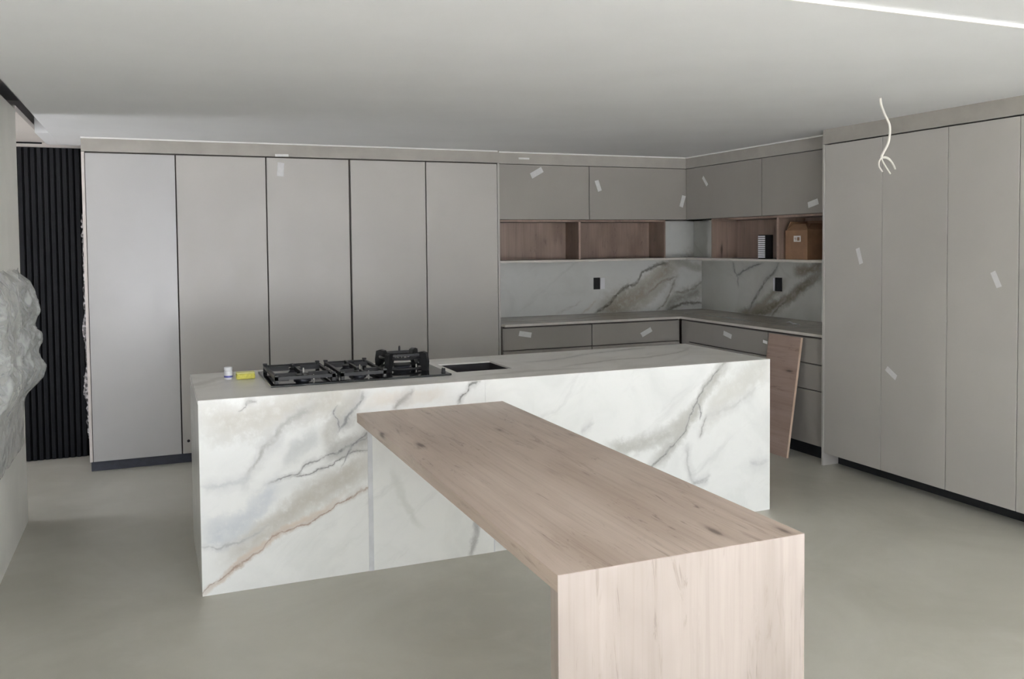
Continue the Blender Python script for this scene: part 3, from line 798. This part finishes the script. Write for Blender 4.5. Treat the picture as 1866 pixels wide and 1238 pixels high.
# paper scrap on the counter
bm = bmesh.new()
rows = []
for i in range(6):
    u = i / 5
    rows.append([bm.verts.new((4.935 - 0.10 * u + (0.035 if s else 0), 5.93 - 0.25 * u, CNT_Z + 0.0025 + 0.009 * abs(math.sin(u * 5 + s)))) for s in (0, 1)])
for a, b in zip(rows[:-1], rows[1:]):
    bm.faces.new((a[0], a[1], b[1], b[0]))
po = tag(link('paper_strip', bm, 'tape_bright', None, origin=(4.9, 5.8, CNT_Z)), 'thin white strip of crumpled paper lying on the side counter', 'paper')
po.modifiers.new('thickness', 'SOLIDIFY').thickness = 0.001

# ------------------------------------------------------------------ island
x0, x1, yf, yb, zt = ISL
isl = thing('kitchen_island', 'long waterfall kitchen island clad in white veined marble slabs', 'island', ((x0 + x1) / 2, (yf + yb) / 2, 0))
TH = 0.02
SX0, SX1, SY0, SY1 = 1.556, 1.888, 4.606, 4.955      # sink cut-out
CO = (0.538, 1.492, 4.503, 5.055)                     # cooktop outline
bm = bmesh.new()
gx = [x0, SX0, SX1, x1]; gy = [yf, SY0, SY1, yb]
V = {}
for i, x in enumerate(gx):
    for j, y in enumerate(gy):
        for kz, z in enumerate((zt - TH, zt)):
            V[i, j, kz] = bm.verts.new((x, y, z))
for i in range(3):
    for j in range(3):
        if (i, j) == (1, 1): continue
        for kz in (0, 1):
            bm.faces.new((V[i, j, kz], V[i + 1, j, kz], V[i + 1, j + 1, kz], V[i, j + 1, kz]))
for i in range(3):
    bm.faces.new((V[i, 0, 0], V[i + 1, 0, 0], V[i + 1, 0, 1], V[i, 0, 1])); bm.faces.new((V[i, 3, 0], V[i + 1, 3, 0], V[i + 1, 3, 1], V[i, 3, 1]))
    bm.faces.new((V[0, i, 0], V[0, i + 1, 0], V[0, i + 1, 1], V[0, i, 1])); bm.faces.new((V[3, i, 0], V[3, i + 1, 0], V[3, i + 1, 1], V[3, i, 1]))
for (a, b) in (((1, 1), (2, 1)), ((2, 1), (2, 2)), ((2, 2), (1, 2)), ((1, 2), (1, 1))):
    bm.faces.new((V[a[0], a[1], 0], V[b[0], b[1], 0], V[b[0], b[1], 1], V[a[0], a[1], 1]))
link('top_slab', bm, 'marble_top', isl)
FZ = zt - 0.0006
JX, JX2 = 0.975, 1.64
box('front_slab', (x0 + 0.0005, 1.60, yf - 0.0006, yf + TH, 0.0, FZ), 'marble_a', isl, 0.0008, 'front marble slab with grey and rust veins')
box('front_slab', (1.6005, x1 - 0.0005, yf - 0.0006, yf + TH, 0.0, FZ), 'marble_b', isl, 0.0008, 'front marble slab with one forked grey vein')
box('support_slab', (0.996, JX2, yf - 0.0025, yf - 0.0008, 0.0, 0.752), 'marble_m', isl, 0, 'upright marble slab under the table')
box('joint_strip', (0.972, 0.9955, yf - 0.004, yf - 0.0008, 0.0, 0.752), 'joint', isl, 0, 'grey vertical joint strip')
box('joint_strip', (JX2 + 0.0005, JX2 + 0.006, yf - 0.003, yf - 0.0008, 0.0, 0.752), 'joint', isl, 0)
box('end_slab', (x0, x0 + TH, yf + TH + 0.001, yb - 0.001, 0.0, zt - TH - 0.0005), 'marble_plain', isl, 0.0008)
box('end_slab', (x1 - TH, x1, yf + TH + 0.001, yb - 0.001, 0.0, zt - TH - 0.0005), 'marble_plain', isl, 0.0008)
box('back_panel', (x0 + TH + 0.001, x1 - TH - 0.001, yb - 0.04, yb - 0.02, 0.08, zt - TH - 0.001), 'door_satin', isl)
box('core', (x0 + TH + 0.001, x1 - TH - 0.001, yf + TH + 0.001, yb - 0.042, 0.0, 0.66), 'carcass', isl)

# sink set into the island
t = thing('kitchen_sink', 'dark rectangular sink basin cut into the island top', 'sink', ((SX0 + SX1) / 2, (SY0 + SY1) / 2, 0.70))
g, h = 0.0015, 0.004
a0, a1, c0, c1 = SX0 + g, SX1 - g, SY0 + g, SY1 - g
link('basin', boxes((a0, a0 + h, c0, c1, 0.70, zt - 0.008), (a1 - h, a1, c0, c1, 0.70, zt - 0.008), (a0 + h, a1 - h, c0, c0 + h, 0.70, zt - 0.008), (a0 + h, a1 - h, c1 - h, c1, 0.70, zt - 0.008), (a0 + h, a1 - h, c0 + h, c1 - h, 0.70, 0.704)), 'steel', t)
bm = bmesh.new(); add_lathe(bm, ((a0 + a1) / 2, (c0 + c1) / 2, 0.7045), [(0.045, 0), (0.045, 0.004), (0.03, 0.005), (0.028, 0.002)], 24)
link('drain', bm, 'burner', t, smooth=False)

# ------------------------------------------------------------------ gas cooktop
ct = thing('gas_cooktop', 'black glass gas cooktop with cast iron grates on the island', 'cooktop', (1.0, 4.78, zt))
gx0, gx1, gy0, gy1 = CO
box('glass_plate', (gx0, gx1, gy0, gy1, zt + 0.001, zt + 0.011), 'black_glass', ct, 0.002)
gz = zt + 0.011
def burner(x, y, r):
    bm = bmesh.new(); add_lathe(bm, (x, y, gz), [(r * 1.05, 0), (r * 1.05, 0.006), (r * 0.8, 0.012), (r * 0.8, 0.02)], 24)
    b = link('burner', bm, 'burner', ct)
    bm = bmesh.new(); add_lathe(bm, (x, y, gz + 0.0205), [(r * 0.86, 0), (r * 0.9, 0.004), (r * 0.8, 0.009), (r * 0.3, 0.010)], 24)
    link('burner_cap', bm, 'iron', b)
    bm = bmesh.new(); add_lathe(bm, (x + r * 1.35, y - r * 0.3, gz), [(0.004, 0), (0.004, 0.022), (0.002, 0.027)], 8)
    link('spark_pin', bm, 'pin', b)
def grate(xa, xb, ya, yb_, fingers, hgt=0.037):
    bm = bmesh.new()
    r = 0.008; z = gz + hgt - r
    for (p, q) in (((xa, ya), (xb, ya)), ((xb, ya), (xb, yb_)), ((xb, yb_), (xa, yb_)), ((xa, yb_), (xa, ya))):
        add_box(bm, min(p[0], q[0]) - r, max(p[0], q[0]) + r, min(p[1], q[1]) - r, max(p[1], q[1]) + r, z - r, z + r)
    gr = link('grate', bm, 'iron', ct)
    for (px, py) in ((xa, ya), (xb, ya), (xa, yb_), (xb, yb_)):
        box('foot', (px - 0.010, px + 0.010, py - 0.010, py + 0.010, gz, z - r - 0.0003), 'iron', gr, 0.002)
        box('corner_block', (px - 0.011, px + 0.011, py - 0.011, py + 0.011, z + r + 0.0003, z + r + 0.010), 'iron', gr, 0.002)
    for (bx_, by_, R) in fingers:
        for ang in range(4):
            a = ang * math.pi / 2
            dx, dy = math.cos(a), math.sin(a)
            if abs(dx) > 0.5: ex = (xb - r - 0.0003 if dx > 0 else xa + r + 0.0003); ey = by_
            else: ex = bx_; ey = (by_ + 0.13 if dy > 0 else by_ - 0.13); ey = min(max(ey, ya + r + 0.0003), yb_ - r - 0.0003)
            sx, sy = bx_ + dx * R * 0.45, by_ + dy * R * 0.45
            b2 = bmesh.new()
            add_box(b2, min(sx, ex) - (0.0 if abs(dx) > .5 else 0.006), max(sx, ex) + (0.0 if abs(dx) > .5 else 0.006), min(sy, ey) - (0.0 if abs(dy) > .5 else 0.006), max(sy, ey) + (0.0 if abs(dy) > .5 else 0.006), z - 0.012, z + r + 0.004)
            link('finger', b2, 'iron', gr)
    return gr
burner(0.715, 4.640, 0.042); burner(0.715, 4.905, 0.034)
grate(0.570, 0.858, 4.535, 5.015, [(0.715, 4.640, 0.07), (0.715, 4.905, 0.07)])
burner(1.015, 4.640, 0.036); burner(1.015, 4.905, 0.044)
grate(0.905, 1.128, 4.535, 5.015, [(1.015, 4.640, 0.06), (1.015, 4.905, 0.06)])
# tall wok stand over the large burner
wx, wy = 1.292, 4.79
burner(wx, wy, 0.058)
for i, (rr, zz) in enumerate(((0.122, 0.014), (0.122, 0.072))):
    bm = bmesh.new()
    pts = [(wx + rr * math.cos(a), wy + rr * math.sin(a), gz + zz) for a in [2 * math.pi * j / 40 for j in range(41)]]
    add_tube(bm, pts, 0.007, 8, caps=False)
    bmesh.ops.remove_doubles(bm, verts=bm.verts[:], dist=1e-5)
    link('wok_ring', bm, 'iron', ct)
for i in range(4):
    a = math.pi / 4 + i * math.pi / 2
    bm = bmesh.new()
    d = Vector((math.cos(a), math.sin(a), 0)); n = Vector((-d.y, d.x, 0))
    prof = [(0.165, 0.0), (0.168, 0.05), (0.160, 0.098), (0.135, 0.106), (0.108, 0.100), (0.100, 0.078), (0.112, 0.05), (0.130, 0.02), (0.132, 0.0)]
    f1, f2 = [], []
    for r_, z_ in prof:
        c = Vector((wx, wy, gz)) + d * r_ + Vector((0, 0, z_))
        f1.append(bm.verts.new(c + n * 0.013)); f2.append(bm.verts.new(c - n * 0.013))
    bm.faces.new(f1); bm.faces.new(f2)
    for j in range(len(prof)):
        q = (j + 1) % len(prof)
        bm.faces.new((f1[j], f1[q], f2[q], f2[j]))
    link('wok_bracket', bm, 'iron', ct)
for sgn in (-1, 1):
    box('wok_bar', (wx - 0.088, wx + 0.088, wy + sgn * 0.088 - 0.005, wy + sgn * 0.088 + 0.005, gz + 0.082, gz + 0.094), 'iron', ct)
for i in range(4):
    a = i * math.pi / 2
    ex, ey = wx + 0.085 * math.cos(a), wy + 0.085 * math.sin(a)
    fx, fy = wx + 0.03 * math.cos(a), wy + 0.03 * math.sin(a)
    bm = bmesh.new(); add_tube(bm, [(ex + 0.03 * math.cos(a), ey + 0.03 * math.sin(a), gz + 0.072), (ex, ey, gz + 0.066), (fx, fy, gz + 0.060), (fx, fy, gz + 0.078)], 0.005, 8)
    link('wok_finger', bm, 'iron', ct)
bm = bmesh.new(); add_lathe(bm, (wx + 0.01, wy + 0.088, gz + 0.0945), [(0.006, 0), (0.006, 0.02), (0.003, 0.028)], 10); link('spark_pin', bm, 'iron', ct)
for kx, ky in ((0.8815, 4.58), (0.8815, 4.68), (0.8815, 4.78), (0.8815, 4.88), (1.463, 4.56)):
    bm = bmesh.new(); add_lathe(bm, (kx, ky, gz), [(0.0125, 0), (0.0125, 0.004), (0.011, 0.006), (0.0105, 0.022), (0.008, 0.025)], 18)
    kb = link('knob', bm, 'iron', ct)
    box('pointer', (kx - 0.0015, kx + 0.0015, ky - 0.008, ky + 0.008, gz + 0.0251, gz + 0.0275), 'pin', kb)

# small things beside the cooktop
t = thing('small_jar', 'tiny white jar with blue print standing on the island', 'jar', (0.366, 4.90, zt))
bm = bmesh.new(); add_lathe(bm, (0.366, 4.90, zt + 0.001), [(0.021, 0), (0.022, 0.003), (0.022, 0.044), (0.018, 0.048)], 20); b = link('body', bm, 'white_plastic', t, smooth=False)
bm = bmesh.new(); add_lathe(bm, (0.366, 4.90, zt + 0.012), [(0.0225, 0), (0.0225, 0.010)], 20); link('printed_band', bm, 'blue', b)
bm = bmesh.new(); add_lathe(bm, (0.366, 4.90, zt + 0.0495), [(0.021, 0), (0.022, 0.002), (0.022, 0.016), (0.019, 0.018)], 20); link('lid', bm, 'white_plastic', t)
t = thing('sponge', 'yellow sponge lying on the island next to the cooktop', 'sponge', (0.452, 4.885, zt))
box('foam', (0.404, 0.500, 4.855, 4.915, zt + 0.001, zt + 0.030), 'yellow', t, 0.006)
box('scouring_pad', (0.405, 0.499, 4.856, 4.914, zt + 0.0302, zt + 0.037), plain('pale_yellow_pad', (222, 220, 150), 0.9), t, 0.002)

# ------------------------------------------------------------------ wooden table against the island
x0, x1, y0, zt = TAB
t = thing('wooden_table', 'washed oak waterfall table running out from the marble island', 'table', ((x0 + x1) / 2, 3.1, 0))
THK = 0.045
y1 = ISL[2] - 0.0012
box('table_top', (x0, x1, y0, y1, zt - THK, zt), 'oak_top', t, 0.0012)
box('end_panel', (x0 + 0.0003, x1 - 0.0003, y0 - 0.0008, y0 + THK, 0.0, zt - 0.0005), 'oak_end', t, 0.0012, 'upright pale oak end panel')

# ------------------------------------------------------------------ oak board leaning on the base cabinets
bm = bmesh.new()
pb, pt_ = Vector((4.373, 0)), Vector((4.507, 0.903))
d = (pt_ - pb).normalized(); n = Vector((d.y, -d.x)) * 0.018
ring = [pb, pb + n + d * max(0, -n.y / d.y), pt_ + n, pt_]
ring = [(p.x, p.y) for p in ring]
va = [bm.verts.new((x, 5.25, z)) for x, z in ring]; vb = [bm.verts.new((x, 5.618, z)) for x, z in ring]
bm.faces.new(va); bm.faces.new(vb)
for i in range(4): bm.faces.new((va[i], va[(i + 1) % 4], vb[(i + 1) % 4], vb[i]))
t = thing('leaning_board', 'loose brown oak board leaning against the drawer cabinets', 'board', (4.38, 5.43, 0))
link('board', bm, 'oak_board', t)
bm = bmesh.new()
va = [bm.verts.new((x, 5.2485, z)) for x, z in ring]; vb = [bm.verts.new((x, 5.2498, z)) for x, z in ring]
bm.faces.new(va); bm.faces.new(vb)
for i in range(4): bm.faces.new((va[i], va[(i + 1) % 4], vb[(i + 1) % 4], vb[i]))
link('edge_band', bm, 'oak_edge', t, 'pale raw edge of the board')

# ------------------------------------------------------------------ loose cable hanging from the ceiling
X0, Y0 = 3.779, 3.76
t = thing('ceiling_cable', 'loose white electrical cable hanging from the ceiling with curled bare ends', 'cable', (X0, Y0, CEIL))
bm = bmesh.new()
add_tube(bm, spline([(X0 - 0.002, Y0, CEIL - 0.001), (X0 + 0.004, Y0, 2.385), (X0 + 0.022, Y0 - 0.01, 2.33), (X0 + 0.045, Y0 - 0.02, 2.275), (X0 + 0.047, Y0 - 0.02, 2.22), (X0 + 0.040, Y0 - 0.015, 2.17), (X0 + 0.018, Y0, 2.115), (X0 + 0.008, Y0, 2.095)], 6), 0.0068, 8)
link('cable', bm, 'cable', t, smooth=True)
ex, ey, ez = X0 + 0.008, Y0, 2.094
for pts in ([(0, 0, 0), (0.03, 0.004, 0.004), (0.06, 0.008, -0.006), (0.076, 0.0, -0.035), (0.082, -0.004, -0.056)],
            [(0, 0, -0.002), (0.025, -0.008, -0.004), (0.05, -0.012, -0.022), (0.080, -0.004, -0.052)],
            [(0, 0, -0.001), (-0.014, 0.0, -0.02), (-0.008, 0.006, -0.04), (0.006, 0.01, -0.055), (0.016, 0.008, -0.068)],
            [(0, 0, -0.003), (0.004, -0.006, -0.022), (0.022, -0.01, -0.05), (0.05, -0.006, -0.078)]):
    bm = bmesh.new(); add_tube(bm, spline([(ex + a * 1.2, ey + b * 1.2, ez + c * 1.15) for a, b, c in pts], 5), 0.0042, 7)
    link('wire', bm, 'cable', t, smooth=True)

# ------------------------------------------------------------------ crumpled plastic wrap hanging on the left wall
prof = [(1.515, 0.0), (1.49, 0.03), (1.44, 0.085), (1.37, 0.105), (1.29, 0.122), (1.21, 0.098), (1.12, 0.150), (1.05, 0.134), (0.976, 0.152), (0.90, 0.128), (0.806, 0.055), (0.75, 0.035), (0.66, 0.022), (0.58, 0.014), (0.50, 0.006)]
def prof_at(z):
    for (za, va_), (zb_, vb_) in zip(prof[:-1], prof[1:]):
        if zb_ <= z <= za:
            return va_ + (vb_ - va_) * (za - z) / (za - zb_)
    return 0.0
bm = bmesh.new()
NY, NZ = 60, 90
grid = []
for j in range(NZ + 1):
    z = 0.50 + (1.515 - 0.50) * j / NZ
    row = []
    for i in range(NY + 1):
        u = i / NY
        y = 5.78 - 1.15 * u
        env = min(1.0, u / 0.16) ** 0.7 * (1.0 - 0.45 * max(0.0, (u - 0.2) / 0.8)) * (min(1, (1 - u) / 0.1))
        cr = abs(mnoise.noise((y * 4 + z * 2, z * 5, 1.3))) * 0.75 + abs(mnoise.noise((y * 9 - z * 4, z * 9, 4.1))) * 0.35 + abs(mnoise.noise((y * 21, z * 24, 7.7))) * 0.10
        d = prof_at(z) * env * (1.12 - 0.75 * cr) + 0.003
        row.append(bm.verts.new((WALL_L + 0.001 + d, y + 0.02 * mnoise.noise((y * 9, z * 9, 9.0)), z + 0.015 * mnoise.noise((y * 8, z * 8, 3.0)))))
    grid.append(row)
for j in range(NZ):
    for i in range(NY):
        bm.faces.new((grid[j][i], grid[j][i + 1], grid[j + 1][i + 1], grid[j + 1][i]))
po = tag(link('plastic_wrap', bm, 'wrap', None, smooth=True, origin=(WALL_L, 5.3, 0.9)), 'crumpled clear plastic wrap bulging from the pale wall at the picture edge', 'plastic wrap')
po.modifiers.new('thickness', 'SOLIDIFY').thickness = 0.0012
